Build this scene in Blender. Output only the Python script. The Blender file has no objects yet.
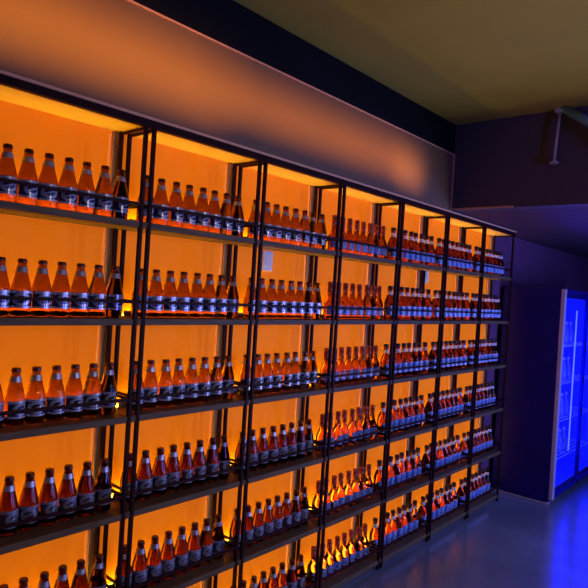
import bpy, bmesh, math, random
from mathutils import Matrix, Vector
random.seed(4)
PI = math.pi
scn = bpy.context.scene
COL = scn.collection

# ------------------------------------------------------------------ camera
FPX, YAW, PITCH, ROLL = 588.0, 0.8516, -0.0047, 0.0616
EYE = 1.725
fw = Vector((math.sin(YAW)*math.cos(PITCH), math.cos(YAW)*math.cos(PITCH), math.sin(PITCH)))
rt = Vector((math.cos(YAW), -math.sin(YAW), 0)); up = rt.cross(fw)
c_, s_ = math.cos(ROLL), math.sin(ROLL)
rt2 = c_*rt + s_*up; up2 = -s_*rt + c_*up
cam = bpy.data.cameras.new('camera'); co = bpy.data.objects.new('camera', cam); COL.objects.link(co)
m = Matrix((rt2, up2, -fw)).transposed().to_4x4(); m.translation = Vector((0, 0, EYE))
co.matrix_world = m
cam.sensor_width = 36; cam.lens = FPX/588*36; cam.clip_start = .02
scn.camera = co
def in_view(p, margin):
    v = Vector(p) - Vector((0, 0, EYE)); d = v.dot(fw)
    if d < .1: return False
    x = 294+FPX*v.dot(rt2)/d; y = 294-FPX*v.dot(up2)/d
    return -margin < x < 588+margin and -margin < y < 588+margin

# ------------------------------------------------------------------ materials
def mat(name, base, rough=.5, metal=0, spec=.5, noise=0, scale=20, stretch=(1,1,1), bump=0, emit=None, strength=0, trans=0, ior=1.45, coat=0, rvar=0):
    m = bpy.data.materials.new(name); m.use_nodes = True
    nt = m.node_tree; b = nt.nodes['Principled BSDF']
    b.inputs['Base Color'].default_value = (*base, 1)
    b.inputs['Roughness'].default_value = rough; b.inputs['Metallic'].default_value = metal
    b.inputs['Specular IOR Level'].default_value = spec
    b.inputs['Transmission Weight'].default_value = trans; b.inputs['IOR'].default_value = ior
    b.inputs['Coat Weight'].default_value = coat; b.inputs['Coat Roughness'].default_value = .12
    if emit:
        b.inputs['Emission Color'].default_value = (*emit, 1); b.inputs['Emission Strength'].default_value = strength
    if noise or bump or rvar:
        tc = nt.nodes.new('ShaderNodeTexCoord'); mp = nt.nodes.new('ShaderNodeMapping'); mp.inputs['Scale'].default_value = stretch
        nz = nt.nodes.new('ShaderNodeTexNoise'); nz.inputs['Scale'].default_value = scale; nz.inputs['Detail'].default_value = 6
        nt.links.new(tc.outputs['Object'], mp.inputs[0]); nt.links.new(mp.outputs[0], nz.inputs['Vector'])
        if noise:
            rp = nt.nodes.new('ShaderNodeValToRGB')
            rp.color_ramp.elements[0].position = .3; rp.color_ramp.elements[1].position = .7
            rp.color_ramp.elements[0].color = (*[v*(1-noise) for v in base], 1)
            rp.color_ramp.elements[1].color = (*[min(1, v*(1+noise)) for v in base], 1)
            nt.links.new(nz.outputs['Fac'], rp.inputs[0]); nt.links.new(rp.outputs[0], b.inputs['Base Color'])
        if rvar:
            mr = nt.nodes.new('ShaderNodeMapRange'); mr.inputs['To Min'].default_value = max(0, rough-rvar); mr.inputs['To Max'].default_value = rough+rvar
            nt.links.new(nz.outputs['Fac'], mr.inputs[0]); nt.links.new(mr.outputs[0], b.inputs['Roughness'])
        if bump:
            bp = nt.nodes.new('ShaderNodeBump'); bp.inputs['Strength'].default_value = bump; bp.inputs['Distance'].default_value = .01
            nt.links.new(nz.outputs['Fac'], bp.inputs['Height']); nt.links.new(bp.outputs[0], b.inputs['Normal'])
    return m

def label_mat(name, ground, ink, a=.30, b_=.33, inner=None, bars=True, metal=.35, rough=.3):
    """printed paper/foil label: oval ring emblem, pale bars above and below, drawn in the label's own UV"""
    m = bpy.data.materials.new(name); m.use_nodes = True
    nt = m.node_tree; N = nt.nodes; L = nt.links; b = N['Principled BSDF']
    b.inputs['Roughness'].default_value = rough; b.inputs['Metallic'].default_value = metal
    b.inputs['Coat Weight'].default_value = .8; b.inputs['Coat Roughness'].default_value = .14
    uv = N.new('ShaderNodeUVMap'); sp = N.new('ShaderNodeSeparateXYZ'); L.new(uv.outputs[0], sp.inputs[0])
    def op(o, x, y=None):
        n = N.new('ShaderNodeMath'); n.operation = o
        for i, v in enumerate((x, y)):
            if v is None: continue
            if isinstance(v, (int, float)): n.inputs[i].default_value = v
            else: L.new(v, n.inputs[i])
        return n.outputs[0]
    u, v = sp.outputs[0], sp.outputs[1]
    du = op('DIVIDE', op('SUBTRACT', u, .5), a); dv = op('DIVIDE', op('SUBTRACT', v, .5), b_)
    d = op('SQRT', op('ADD', op('MULTIPLY', du, du), op('MULTIPLY', dv, dv)))
    ring = op('LESS_THAN', op('ABSOLUTE', op('SUBTRACT', d, .86)), .22)
    # a slanted swash through the oval
    sl = op('LESS_THAN', op('ABSOLUTE', op('SUBTRACT', dv, op('MULTIPLY', du, .5))), .16)
    sw = op('MULTIPLY', sl, op('LESS_THAN', d, .7))
    k = op('MAXIMUM', ring, sw)
    if bars:
        e1 = op('GREATER_THAN', v, .84); e2 = op('LESS_THAN', v, .12)
        k = op('MAXIMUM', k, op('MAXIMUM', e1, e2))
    mx = N.new('ShaderNodeMix'); mx.data_type = 'RGBA'
    L.new(k, mx.inputs[0]); mx.inputs[6].default_value = (*ground, 1); mx.inputs[7].default_value = (*ink, 1)
    L.new(mx.outputs[2], b.inputs['Base Color'])
    return m

def pane_mat(name):
    m = bpy.data.materials.new(name); m.use_nodes = True
    nt = m.node_tree; N = nt.nodes; N.remove(N['Principled BSDF'])
    t = N.new('ShaderNodeBsdfTransparent'); t.inputs[0].default_value = (.93, .95, 1, 1)
    g = N.new('ShaderNodeBsdfGlossy'); g.inputs['Roughness'].default_value = .03
    x = N.new('ShaderNodeMixShader')
    x.inputs[0].default_value = .04; nt.links.new(t.outputs[0], x.inputs[1]); nt.links.new(g.outputs[0], x.inputs[2])
    nt.links.new(x.outputs[0], N['Material Output'].inputs[0])
    return m

M = {
 'amber_wall': mat('amber panel with added glow', (.66, .20, .006), .6, spec=.1, noise=.08, scale=3, emit=(1, .19, .001), strength=.42),  # emission added to even out the light on the amber wall
 'seam': mat('pale panel seam', (.9, .5, .2), .6, noise=.1, scale=30, emit=(1, .25, .04), strength=.35),  # seam brightened by added emission as well
 'steel': mat('dark steel tube', (.028, .006, .006), .5, 0, .1, noise=.25, scale=40),
 'wood': mat('brown shelf wood', (.135, .085, .040), .55, spec=.25, noise=.35, scale=9, stretch=(1, 12, 12), bump=.06),
 'pale_wood': mat('pale shelf wood', (.90, .62, .12), .5, noise=.08, scale=9, stretch=(1, 12, 12)),
 'edge': mat('lit edge strip', (.95, .48, .26), .4, noise=.1, scale=30),  # warm light on the beam's top edge put into the strip colour
 'batten': mat('brown wooden batten', (.40, .22, .08), .5, noise=.4, scale=8, stretch=(14, 14, 1)),
 'plinth': mat('brown plinth board', (.10, .065, .05), .5, noise=.3, scale=8, stretch=(1, 12, 12)),
 'channel': mat('aluminium channel', (.5,.48,.45), .4, .6, noise=.05, scale=30),
 'led': mat('amber led strip', (1, .7, .3), .5, emit=(1, .60, .02), strength=28, noise=.02, scale=5),
 'soffit': mat('satin soffit panel', (.20, .11, .06), .45, noise=.06, scale=2),
 'fascia': mat('black fascia paint', (.006, .006, .010), .7, spec=.1, noise=.2, scale=5),
 'trim': mat('copper edge trim', (.75, .38, .25), .4, noise=.1, scale=30),
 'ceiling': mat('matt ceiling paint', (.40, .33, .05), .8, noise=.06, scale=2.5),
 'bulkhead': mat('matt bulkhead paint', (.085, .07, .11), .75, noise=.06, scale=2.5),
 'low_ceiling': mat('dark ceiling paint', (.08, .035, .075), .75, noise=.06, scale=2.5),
 'plaster': mat('grey wall plaster', (.14, .045, .11), .75, noise=.08, scale=3),
 'floor': mat('polished concrete', (.17, .185, .22), .17, spec=1.0, noise=.22, scale=1.6, rvar=.04),
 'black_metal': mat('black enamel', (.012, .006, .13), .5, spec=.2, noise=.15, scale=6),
 'frame_metal': mat('brushed door frame', (.62, .50, .58), .35, .3, noise=.1, scale=30, stretch=(8, 8, 1)),
 'liner': mat('fridge liner with blue glow', (.10, .13, .80), .4, noise=.05, scale=6),  # blue glow of the tubes put into the white liner's colour
 'wire': mat('white wire shelf', (.7, .7, .75), .4, noise=.05, scale=30),
 'blue_led': mat('blue led tube', (.5, .5, .9), .4, emit=(.0012, .0018, 1), strength=115, noise=.02, scale=5),
 'pane': pane_mat('door glass'),
 'blue_lit_pipe': mat('pipe with blue light in colour', (.15, .40, 1.0), .35, noise=.12, scale=15),  # blue light on the arm put into its base colour
 'pipe': mat('painted pipe', (.45, .45, .48), .4, noise=.12, scale=15),
 'plate': mat('white plastic', (.85, .80, .72), .4, noise=.04, scale=30),
 'gap': mat('dark plastic', (.02, .02, .02), .5, noise=.1, scale=30),
 'amber_glass': mat('amber glass', (.24, .10, .04), .04, trans=1, ior=1.30, noise=.05, scale=60),
 'brown_glass': mat('dark brown glass', (.035, .006, .003), .05, trans=1, ior=1.33, noise=.08, scale=60),
 'red_glass': mat('red brown glass', (.20, .060, .025), .04, trans=1, ior=1.30, noise=.05, scale=60),
 'umber_glass': mat('umber glass', (.15, .030, .018), .05, trans=1, ior=1.32, noise=.05, scale=60),
 'clear_glass': mat('pale fridge bottle glass', (.75, .8, .9), .05, trans=.7, ior=1.33, noise=.03, scale=60),
 'cap_brown': mat('maroon crown cap', (.10, .018, .012), .35, .4, noise=.2, scale=90),
 'cap_black': mat('black crown cap', (.012, .012, .018), .4, .2, noise=.2, scale=90),
 'foil_red': mat('red neck foil', (.38, .055, .03), .4, .15, noise=.2, scale=90),
 'foil_silver': mat('silver neck foil', (.45, .44, .50), .35, .5, noise=.35, scale=110),
 'foil_white': mat('white neck paper', (.72, .72, .78), .5, noise=.12, scale=110),
 'label_navy': label_mat('navy beer label', (.022, .028, .09), (.50, .53, .64), rough=.25),
 'label_grey': label_mat('charcoal beer label', (.045, .045, .08), (.30, .29, .37), rough=.35, metal=.2),
 'label_sky': label_mat('pale blue label', (.34, .42, .66), (.08, .13, .36), a=.28, b_=.3, metal=0, rough=.45),
 'label_blue': label_mat('bright blue label', (.075, .17, .52), (.26, .36, .64), a=.3, b_=.3, metal=0, rough=.4),
}

# ------------------------------------------------------------------ mesh helpers
def box(bm, x0, x1, y0, y1, z0, z1):
    vs = [bm.verts.new((x, y, z)) for x in (x0, x1) for y in (y0, y1) for z in (z0, z1)]
    for f in ((0,1,3,2), (4,6,7,5), (0,4,5,1), (2,3,7,6), (0,2,6,4), (1,5,7,3)):
        bm.faces.new([vs[i] for i in f])
def lathe(bm, prof, seg=20):
    rings = []
    for r, z in prof:
        if r < 1e-6: rings.append([bm.verts.new((0, 0, z))])
        else: rings.append([bm.verts.new((r*math.cos(2*PI*i/seg), r*math.sin(2*PI*i/seg), z)) for i in range(seg)])
    for a, b in zip(rings, rings[1:]):
        for i in range(seg):
            j = (i+1) % seg
            if len(a) == 1: bm.faces.new((a[0], b[j], b[i]))
            elif len(b) == 1: bm.faces.new((a[i], a[j], b[0]))
            else: bm.faces.new((a[i], a[j], b[j], b[i]))
def tube(bm, pts, r, seg=10):
    pts = [Vector(p) for p in pts]; rings = []
    for i, p in enumerate(pts):
        d = ((pts[min(i+1, len(pts)-1)]-pts[max(i-1, 0)])).normalized()
        a = d.orthogonal().normalized() if i == 0 else (rings_a - d*rings_a.dot(d)).normalized()
        rings_a = a; b = d.cross(a)
        rings.append([bm.verts.new(p + r*(a*math.cos(2*PI*k/seg)+b*math.sin(2*PI*k/seg))) for k in range(seg)])
    for A, B in zip(rings, rings[1:]):
        for k in range(seg):
            bm.faces.new((A[k], A[(k+1) % seg], B[(k+1) % seg], B[k]))
    bm.faces.new(rings[0][::-1]); bm.faces.new(rings[-1])
def mesh(name, bm, material, smooth=False, bevel=0):
    if bevel:
        bmesh.ops.bevel(bm, geom=bm.edges[:], offset=bevel, segments=2, affect='EDGES', profile=.5)
    bmesh.ops.recalc_face_normals(bm, faces=bm.faces)
    me = bpy.data.meshes.new(name); bm.to_mesh(me); bm.free()
    me.materials.append(M[material])
    if smooth:
        for p in me.polygons: p.use_smooth = True
    return me
def link(name, me, parent=None, loc=(0, 0, 0)):
    o = bpy.data.objects.new(name, me); COL.objects.link(o); o.location = loc
    if parent: o.parent = parent
    return o
def B(name, x0, x1, y0, y1, z0, z1, material, parent=None, bevel=0):
    """a box whose origin is its own base centre when top level"""
    bm = bmesh.new(); box(bm, x0, x1, y0, y1, z0, z1)
    return link(name, mesh(name, bm, material, bevel=bevel), parent)
def tag(o, label, cat, group=None):
    o['label'] = label; o['category'] = cat
    if group: o['group'] = group
    return o
def empty(name, loc): 
    o = bpy.data.objects.new(name, None); COL.objects.link(o); o.location = loc; o.empty_display_size = .1
    return o
def struct(o):
    o['kind'] = 'structure'; return o

# ------------------------------------------------------------------ measures
D = 1.969                      # front plane of the racks
XB = [.705 + .6319*i for i in range(8)]   # rack boundaries
WALL = 2.168
BAY = .6319
SP = .38
def zs(k): return EYE + .602 - SP*k        # centre height of shelf k (1..6)
BEAM0 = EYE + .602
TOP = EYE + .642
CEIL = EYE + 1.262
LOW = EYE + .650
XK = 3.90                      # bulkhead plane

# ------------------------------------------------------------------ the room
X0, X1, Y0 = -2.2, 8.2, -3.6
struct(B('floor', X0, X1, Y0, WALL+.1, -.1, 0, 'floor'))
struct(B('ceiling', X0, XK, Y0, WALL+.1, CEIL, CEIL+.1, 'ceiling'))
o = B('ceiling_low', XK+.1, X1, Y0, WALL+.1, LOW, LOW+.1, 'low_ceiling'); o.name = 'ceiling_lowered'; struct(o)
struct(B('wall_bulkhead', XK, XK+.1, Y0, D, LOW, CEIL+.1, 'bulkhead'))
struct(B('wall_back', X0, X1, WALL, WALL+.1, 0, CEIL, 'plaster'))
struct(B('wall_left', X0-.1, X0, Y0, WALL+.1, 0, CEIL, 'plaster'))
struct(B('wall_right', X1, X1+.1, Y0, WALL+.1, 0, CEIL, 'plaster'))
struct(B('wall_front', X0, X1, Y0-.1, Y0, 0, CEIL, 'plaster'))
# amber panelling on the wall behind the racks, one sheet
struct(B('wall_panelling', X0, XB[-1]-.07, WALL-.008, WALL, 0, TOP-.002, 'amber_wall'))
bm = bmesh.new()
for i in range(0, 8):
    xs = XB[i] - .062
    box(bm, xs, xs+.007, WALL-.0105, WALL-.008, 0.02, TOP-.05)
struct(link('trim_1', mesh('trim_1', bm, 'seam')))
# soffit above the racks: satin panel, copper edge, black fascia
struct(B('wall_soffit', X0, XK, D, WALL, TOP+.001, EYE+1.045, 'soffit'))
struct(B('trim_2', X0, XK, D-.006, D+.02, EYE+1.045, EYE+1.052, 'trim'))
struct(B('wall_fascia', X0, XK, D, WALL, EYE+1.052, CEIL, 'fascia'))
struct(B('trim_streak', XK-.008, XK, D-.45, D-.004, LOW, LOW+.012, 'trim'))  # strip added in place of a warm light streak under the bulkhead
# end board closing the space over the racks beside the bulkhead
struct(B('trim_4', XK-.012, XK-.001, D-.008, D, TOP+.002, EYE+1.05, 'trim'))

# ------------------------------------------------------------------ one rack, then its copies
ORD = ['first', 'second', 'third', 'fourth', 'fifth', 'sixth', 'seventh', 'eighth']
RACKS = ['nearest rack', 'second rack', 'third rack', 'fourth rack', 'fifth rack', 'sixth rack', 'farthest rack']
RACK_LABEL = [
 'dark steel bottle rack of dark-labelled bottles at the near end',
 'dark steel bottle rack of amber dark-labelled bottles, second from the near end',
 'dark steel bottle rack with a white switch plate behind its second shelf',
 'dark steel bottle rack holding the red-necked bottles with pale blue labels',
 'dark steel bottle rack of black-capped bottles just beyond the red-necked ones',
 'dark steel bottle rack of black-capped bottles under the bulkhead, second from the fridge',
 'dark steel bottle rack at the far end beside the dark blue fridge']
def make_rack():
    root = empty('bottle_rack', (0, 0, 0))
    g = .019
    yr = WALL - .028
    for x in (g, BAY-g):
        for y in (D, yr):
            bm = bmesh.new(); box(bm, x-.0075, x+.0075, y-.0075, y+.0075, 0, BEAM0+.004)
            link('post', mesh('post', bm, 'steel', bevel=.0012), root)
    bm = bmesh.new()
    box(bm, 0, BAY, D-.012, D+.010, BEAM0, BEAM0+.028)
    for x in (g, BAY-g):
        box(bm, x-.005, x+.005, D+.010, yr, BEAM0-.010, BEAM0)
    link('top_frame', mesh('top_frame', bm, 'steel'), root)
    bm = bmesh.new(); box(bm, 0, BAY, D+.0105, WALL-.009, BEAM0+.003, TOP-.008)
    link('top_board', mesh('top_board', bm, 'pale_wood'), root)
    bm = bmesh.new(); box(bm, 0, BAY, D-.016, D-.001, BEAM0+.0285, TOP-.001)
    link('lit_edge', mesh('lit_edge', bm, 'edge'), root)
    for k in range(1, 7):
        z = zs(k)
        bm = bmesh.new(); box(bm, 0, BAY, D-.004, WALL-.009, z-.0125, z+.0125)
        link('shelf_board', mesh('shelf_board', bm, 'wood', bevel=.0015), root)
        bm = bmesh.new(); zr = z+.0125+.066
        box(bm, 0.019, BAY-.019, D-.006, D+.005, zr-.006, zr+.006)
        for x in (g, BAY-g):
            box(bm, x-.004, x+.004, D+.005, yr, zr-.005, zr+.005)
        link('guard_rail', mesh('guard_rail', bm, 'steel'), root)
        ya, yb = WALL-.044, WALL-.012
        bm = bmesh.new()                                   # added channel along the shelf back, its front lip shields the strip
        box(bm, .03, BAY-.03, ya-.002, ya, z+.0126, z+.0350); box(bm, .03, BAY-.03, yb, yb+.002, z+.0126, z+.0226)
        box(bm, .03, BAY-.03, ya, yb, z+.0126, z+.0146)
        ch = link('led_channel', mesh('led_channel', bm, 'channel'), root)
        bm = bmesh.new(); box(bm, .032, BAY-.032, ya+.001, yb-.001, z+.0147, z+.0170)
        link('led_strip', mesh('led_strip', bm, 'led'), ch)
    bm = bmesh.new(); box(bm, BAY-.050, BAY-.010, WALL-.020, WALL-.0085, 0, BEAM0)
    link('batten', mesh('batten', bm, 'batten'), root)
    bm = bmesh.new(); box(bm, .0, BAY, D+.02, D+.035, .002, zs(6)-.0128)
    link('plinth', mesh('plinth', bm, 'plinth'), root)
    return root
def dup(root, loc):
    r = root.copy(); COL.objects.link(r); r.location = loc
    for ch in root.children:
        c = ch.copy(); COL.objects.link(c); c.parent = r
        for g in ch.children:
            d = g.copy(); COL.objects.link(d); d.parent = c
    return r
rack0 = make_rack()
rack0.location = (XB[0], 0, 0)
for i in range(7):
    r = rack0 if i == 0 else dup(rack0, (XB[i], 0, 0))
    tag(r, RACK_LABEL[i], 'shelf rack', 'bottle racks along the amber wall')

# ------------------------------------------------------------------ bottles
def label_mesh(name, r, z0, z1, arc, material, seg=18, r1=None):
    bm = bmesh.new(); uvl = bm.loops.layers.uv.new('UVMap')
    r1 = r if r1 is None else r1
    cols = []
    for i in range(seg+1):
        a = -PI/2 + arc*(i/seg-.5)
        cols.append([bm.verts.new((rr*math.cos(a), rr*math.sin(a), z)) for rr, z in ((r, z0), (r1, z1), (r-.0012, z0), (r1-.0012, z1))])
    outer = []
    for i in range(seg):
        p, q = cols[i], cols[i+1]
        f = bm.faces.new((p[0], q[0], q[1], p[1])); outer.append(f)
        for l, (u, v) in zip(f.loops, ((i/seg, 0), ((i+1)/seg, 0), ((i+1)/seg, 1), (i/seg, 1))): l[uvl].uv = (u, v)
        bm.faces.new((p[1], q[1], q[3], p[3])); bm.faces.new((p[0], p[2], q[2], q[0])); bm.faces.new((p[2], p[3], q[3], q[2]))
    a, b = cols[0], cols[-1]
    bm.faces.new((a[0], a[1], a[3], a[2])); bm.faces.new((b[0], b[2], b[3], b[1]))
    me = bpy.data.meshes.new(name)
    for f in bm.faces: f.smooth = False
    for f in outer: f.smooth = True
    sharp = [e for e in bm.edges if len({f.smooth for f in e.link_faces}) > 1]
    bmesh.ops.split_edges(bm, edges=sharp)
    bm.to_mesh(me); bm.free(); me.materials.append(M[material])
    return me
def make_bottle(name, prof, glass, cap, parts):
    bm = bmesh.new(); lathe(bm, prof, 24)
    o = link(name, mesh(name, bm, glass, True))
    bm = bmesh.new(); r, z0, z1 = cap[1:]
    lathe(bm, [(0, z0), (r*1.06, z0), (r*1.06, z0+.003), (r*.98, z1-.003), (r*.86, z1), (0, z1)], 20)
    link('crown_cap', mesh('crown_cap', bm, cap[0]), o)
    for nm, me in parts: link(nm, me, o)
    return o
P_CONE = [(0, .001), (.027, 0), (.0325, .003), (.0345, .009), (.0345, .092), (.0332, .101), (.0292, .117), (.0240, .137), (.0190, .157), (.0154, .172), (.0138, .182), (.0144, .185), (.0142, .191), (.011, .194), (0, .194)]
P_LONG = [(0, .001), (.025, 0), (.0315, .003), (.0335, .009), (.0335, .084), (.0320, .095), (.0265, .110), (.0192, .125), (.0154, .137), (.0142, .152), (.0134, .196), (.0144, .198), (.0142, .205), (.011, .207), (0, .207)]
P_ROUND = [(0, .001), (.027, 0), (.0325, .003), (.0345, .010), (.0345, .100), (.0330, .112), (.0284, .128), (.0215, .145), (.0170, .160), (.0152, .173), (.0142, .196), (.0150, .198), (.0148, .205), (.011, .207), (0, .207)]
lab = {k: label_mesh('body_label', .0355, .030, .090, 2.75, k) for k in ('label_navy', 'label_grey')}
neckA = label_mesh('neck_label', .0209, .153, .172, 4.2, 'foil_silver', r1=.0165)
def mk_amber(glass, label):
    return make_bottle('beer_bottle', P_CONE, glass, ('cap_brown', .0150, .187, .2005), [('body_label', lab[label]), ('neck_label', neckA)])
def foil(r0, r1, z0, z1, material):
    bm = bmesh.new(); lathe(bm, [(r0, z0), (r0+.0006, z0), (r1+.0006, z1), (r1, z1)], 20)
    return mesh('neck_foil', bm, material, True)
proto = {
 'amber': mk_amber('amber_glass', 'label_navy'),
 'brown': mk_amber('brown_glass', 'label_grey'),
 'red': make_bottle('long_neck_bottle', P_LONG, 'red_glass', ('foil_red', .0150, .199, .213),
        [('body_label', label_mesh('body_label', .0345, .026, .078, 2.2, 'label_sky')), ('neck_foil', foil(.0150, .0139, .145, .196, 'foil_red'))]),
 'black': make_bottle('black_capped_bottle', P_ROUND, 'umber_glass', ('cap_black', .0160, .199, .219),
        [('body_label', label_mesh('body_label', .0355, .028, .090, 2.6, 'label_blue')), ('neck_label', foil(.0172, .0148, .160, .184, 'foil_white'))]),
}
DESC = {'amber': 'amber beer bottle', 'brown': 'dark brown beer bottle', 'red': 'red-necked bottle', 'black': 'black-capped bottle'}
SHELF = ['top shelf', 'second shelf down', 'third shelf down', 'fourth shelf down', 'fifth shelf down', 'bottom shelf']
used = set()
for i in range(7):
    for k in range(1, 7):
        kind = ('amber' if k <= 3 else 'brown') if i < 3 else ('red' if i == 3 else 'black')
        for n in range(8):
            x = XB[i] + .0612 + .0728*n + random.uniform(-.0008, .0008)
            y = D + .088 + random.uniform(-.004, .004)
            z = zs(k) + .0127
            if not any(in_view((x+dx, y, z+dz), 10) for dx in (-.03, .03) for dz in (0, .1, .2)): continue
            if kind in used: o = dup(proto[kind], (x, y, z))
            else: o = proto[kind]; o.location = (x, y, z); used.add(kind)
            o.rotation_euler = (0, 0, random.uniform(-.35, .35))
            if i == 0:
                pos = 'last at far end' if n == 7 else ORD[7-n] + ' from far end'
            else:
                pos = ORD[n] + ' along'
            tag(o, f'{DESC[kind]}, {pos}, {SHELF[k-1]}, {RACKS[i]}', 'bottle',
                f'bottles on the {SHELF[k-1]} of the {RACKS[i]}')

# ------------------------------------------------------------------ plates on the amber wall
def plate(x, z, w, h, label):
    r = empty('switch_plate', (x, WALL-.008, z))
    bm = bmesh.new(); box(bm, -w/2, w/2, -.009, 0, -h/2, h/2)
    link('cover', mesh('cover', bm, 'plate', bevel=.002), r)
    bm = bmesh.new(); box(bm, -w*.22, w*.22, -.0125, -.009, -h*.28, h*.28)
    link('rocker', mesh('rocker', bm, 'plate', bevel=.001), r)
    tag(r, label, 'switch')
plate(2.232, EYE+.150, .075, .105, 'white switch plate on amber wall behind second shelf of third rack')
plate(3.945, EYE+.172, .055, .10, 'small white plate on amber wall behind second shelf of the fifth rack')

# ------------------------------------------------------------------ fridge
FX0, FX1, FY0, FY1, FH = 5.365, 6.865, 1.590, 2.125, EYE+.168
fr = empty('display_fridge', (FX0, FY0, 0))
def FB(name, x0, x1, y0, y1, z0, z1, material, parent=fr, bevel=0):
    bm = bmesh.new(); box(bm, x0-FX0, x1-FX0, y0-FY0, y1-FY0, z0, z1)
    return link(name, mesh(name, bm, material, bevel=bevel), parent)
T = .04
bm = bmesh.new()
def fb(*a):
    box(bm, a[0]-FX0, a[1]-FX0, a[2]-FY0, a[3]-FY0, a[4], a[5])
fb(FX0, FX0+T, FY0+.03, FY1, .03, FH); fb(FX1-T, FX1, FY0+.03, FY1, .03, FH)
fb(FX0+T, FX1-T, FY0+.03, FY1, FH-T*2, FH); fb(FX0+T, FX1-T, FY0+.03, FY1, .03, .12)
fb(FX0+T, FX1-T, FY1-T, FY1, .12, FH-T*2)
link('cabinet', mesh('cabinet', bm, 'black_metal'), fr)
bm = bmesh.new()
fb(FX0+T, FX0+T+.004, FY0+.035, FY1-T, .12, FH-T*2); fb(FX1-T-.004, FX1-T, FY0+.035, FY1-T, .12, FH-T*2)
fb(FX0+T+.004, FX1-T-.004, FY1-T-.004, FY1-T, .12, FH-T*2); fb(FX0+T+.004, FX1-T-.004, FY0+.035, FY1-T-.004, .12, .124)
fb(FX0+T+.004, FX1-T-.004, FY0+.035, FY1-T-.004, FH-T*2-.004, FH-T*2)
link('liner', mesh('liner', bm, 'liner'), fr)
xm = (FX0+FX1)/2
for a, b_, hx in ((FX0, xm-.004, 1), (xm+.004, FX1, 0)):
    bm = bmesh.new(); st = .055 if hx else .02
    fb(a+.012, a+st, FY0+.004, FY0+.028, .05, FH-.006); fb(b_-.02, b_, FY0+.004, FY0+.028, .05, FH-.006)
    fb(a+st, b_-.02, FY0+.004, FY0+.028, FH-.03, FH-.006); fb(a+st, b_-.02, FY0+.004, FY0+.028, .05, .085)
    dr = link('door', mesh('door', bm, 'black_metal'), fr)
    if hx:
      bm = bmesh.new(); fb(a, a+st+.004, FY0, FY0+.0038, .05, FH-.006); fb(a, a+.0118, FY0+.0038, FY0+.028, .05, FH-.006)
      link('edge_strip', mesh('edge_strip', bm, 'frame_metal'), dr)
    bm = bmesh.new(); fb(a+st, b_-.02, FY0+.010, FY0+.016, .085, FH-.03)
    link('glass_pane', mesh('glass_pane', bm, 'pane'), dr)
for x, z0, z1 in ((FX0+.05, EYE-1.36, EYE-.02), (6.02, EYE-1.36, EYE-.02), (FX1-.1, EYE-1.36, EYE-.02)):  # first tube, hidden behind the stile, is added to brighten the inside
    bm = bmesh.new(); tube(bm, [(x-FX0, .075, z0), (x-FX0, .075, z1)], .006, 12)
    link('light_tube', mesh('light_tube', bm, 'blue_led', True), fr)
FS = [.32, .67, 1.02, 1.37]
for z in FS:
    bm = bmesh.new()
    for j in range(9):
        y = FY0+.10+j*.045
        box(bm, .046, FX1-FX0-.046, y-FY0-.003, y-FY0+.003, z-.006, z)
    for x in (.05, .75, FX1-FX0-.05): box(bm, x-.004, x+.004, .10, FY1-FY0-.05, z-.012, z-.006)
    link('wire_shelf', mesh('wire_shelf', bm, 'wire'), fr)
FB('base_trim', FX0-.006, FX0, FY0+.02, FY1, .004, .022, 'frame_metal')
for x in (FX0+.06, FX1-.06):
    for y in (FY0+.06, FY1-.06):
        bm = bmesh.new(); lathe(bm, [(0, 0), (.024, 0), (.024, .008), (.012, .012), (.012, .031), (0, .031)], 14)
        link('foot', mesh('foot', bm, 'frame_metal'), fr, (x-FX0, y-FY0, 0))
tag(fr, 'tall dark blue display fridge with glowing blue glass doors beside the far rack', 'fridge')
fproto = None
for k, z in enumerate(FS):
    for n, x in enumerate((5.95, 6.09, 6.23)):
        if fproto is None:
            fproto = make_bottle('fridge_bottle', P_ROUND, 'clear_glass', ('foil_white', .0160, .199, .219), [('body_label', label_mesh('body_label', .0355, .028, .088, 2.5, 'label_sky'))])
            o = fproto
        else: o = dup(fproto, (0, 0, 0))
        o.location = (x, FY0+.19, z+.0005)
        tag(o, f'pale bottle {ORD[n]} along on the {["lowest", "second lowest", "second highest", "highest"][k]} wire shelf inside the blue fridge', 'bottle', 'bottles inside the blue fridge')

# ------------------------------------------------------------------ bracket under the ceiling at the bulkhead
pr = empty('ceiling_bracket', (XK, 1.27, EYE+1.20))
def rel(p): return (p[0]-XK, p[1]-1.27, p[2]-EYE-1.20)
def at_x(px, py, X):
    d = fw + (px-294)/FPX*rt2 - (py-294)/FPX*up2
    d = d*(X/d.x); return (d.x, d.y, EYE+d.z)
a = at_x(562, 107, XK-.03); b_ = at_x(592, 124, XK-.06); c2 = at_x(640, 152, XK-.10)
bm = bmesh.new(); tube(bm, [rel(a), rel(b_), rel(c2)], .027, 14)
link('arm', mesh('arm', bm, 'blue_lit_pipe', True), pr)
e = at_x(554, 162, XK-.03)
bm = bmesh.new(); tube(bm, [rel((a[0], a[1]+.01, a[2]-.02)), rel(e)], .009, 10)
link('drop_rod', mesh('drop_rod', bm, 'pipe', True), pr)
bm = bmesh.new(); lathe(bm, [(0, -.012), (.026, -.012), (.03, -.004), (.018, .006), (0, .008)], 16)
link('end_disc', mesh('end_disc', bm, 'pipe', True), pr, rel(e))
bm = bmesh.new(); box(bm, -.055, 0, -.035, .035, -.035, .035)
link('wall_bracket', mesh('wall_bracket', bm, 'pipe', bevel=.004), pr, (0, rel(a)[1], rel(a)[2]))
tag(pr, 'blue-lit pipe arm with a thin hanging rod high on the dark bulkhead', 'pipe')

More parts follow.
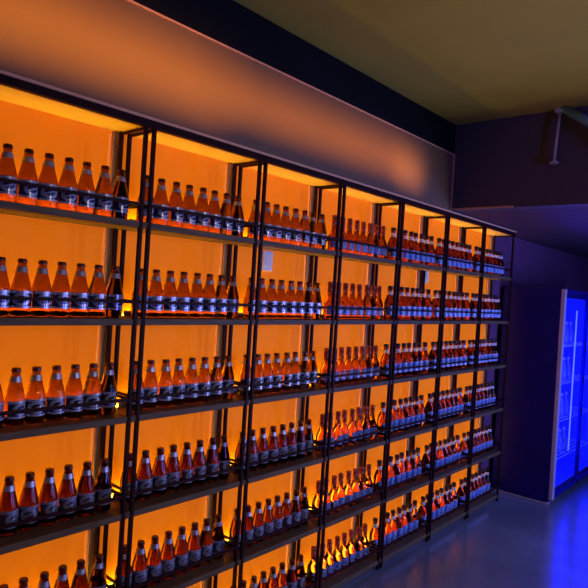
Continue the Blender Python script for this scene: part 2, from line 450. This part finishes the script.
# ------------------------------------------------------------------ light
def lamp(kind, name, loc, target, color, energy, **kw):
    l = bpy.data.lights.new(name, kind); l.color = color; l.energy = energy
    for k, v in kw.items(): setattr(l, k, v)
    o = bpy.data.objects.new(name, l); COL.objects.link(o); o.location = loc
    o.rotation_euler = (Vector(target)-Vector(loc)).to_track_quat('-Z', 'Y').to_euler()
    return o
ORANGE = (1, .40, .015)
lamp('AREA', 'orange_band_fill', (0.68, D-.5, EYE+.62), (0.68, D, EYE+.86), ORANGE, 4.2, shape="RECTANGLE", size=2.05, size_y=.02, spread=math.radians(48))  # added lamps, real source unknown, for the orange band on the soffit
lamp('AREA', 'orange_band_fill', (2.45, D-.5, EYE+.66), (2.45, D, EYE+.86), ORANGE, 1.6, shape='RECTANGLE', size=1.5, size_y=.02, spread=math.radians(40))
lamp('AREA', 'orange_band_fill', (3.3, D-.5, EYE+.64), (3.3, D, EYE+.83), (1, .44, .10), .40, shape='RECTANGLE', size=.3, size_y=.02, spread=math.radians(40))
lamp('SPOT', 'yellow_ceiling_fill', (2.2, 0.2, 1.5), (2.35, .8, CEIL), (1, .76, .01), 9, spot_size=math.radians(112), spot_blend=1, shadow_soft_size=.1)  # unseen lamp added to light the ceiling yellow
lamp('AREA', 'blue_label_fill', (5.3, -.5, 1.3), (4.4, D, 1.1), (.10, .17, 1), 60, shape='RECTANGLE', size=.4, size_y=1.6)  # blue light added out of view for the far bottle labels
lamp('AREA', 'blue_bulkhead_fill', (2.6, -2.4, 1.6), (3.9, .8, 2.2), (.14, .14, 1), 40, shape='RECTANGLE', size=.5, size_y=.5)  # added unseen to bring blue onto the bulkhead
lamp('AREA', 'cool_streak_fill', (4.4, -1.4, 1.25), (1.8, D, 1.25), (.72, .78, 1), 26, shape='RECTANGLE', size=.12, size_y=1.7)  # tall lamp added for vertical highlight streaks on the labels
lamp('SPOT', 'label_fill_spot', (1.8, -1.7, 2.3), (1.5, D, .85), (1, .84, .66), 46, spot_size=math.radians(56), spot_blend=.9, shadow_soft_size=.12)  # spot added to brighten the labels and shelf fronts
w = bpy.data.worlds.new('world'); scn.world = w; w.use_nodes = True
w.node_tree.nodes['Background'].inputs[0].default_value = (.2, .2, .6, 1); w.node_tree.nodes['Background'].inputs[1].default_value = .02

vs = scn.view_settings
vs.view_transform = 'Standard'; vs.look = 'None'; vs.gamma = 1; vs.exposure = 0; vs.use_curve_mapping = False
scn.cycles.use_denoising = True
scn.cycles.caustics_reflective = False; scn.cycles.caustics_refractive = False
scn.cycles.sample_clamp_indirect = 4
scn.cycles.max_bounces = 12; scn.cycles.transmission_bounces = 8; scn.cycles.transparent_max_bounces = 8
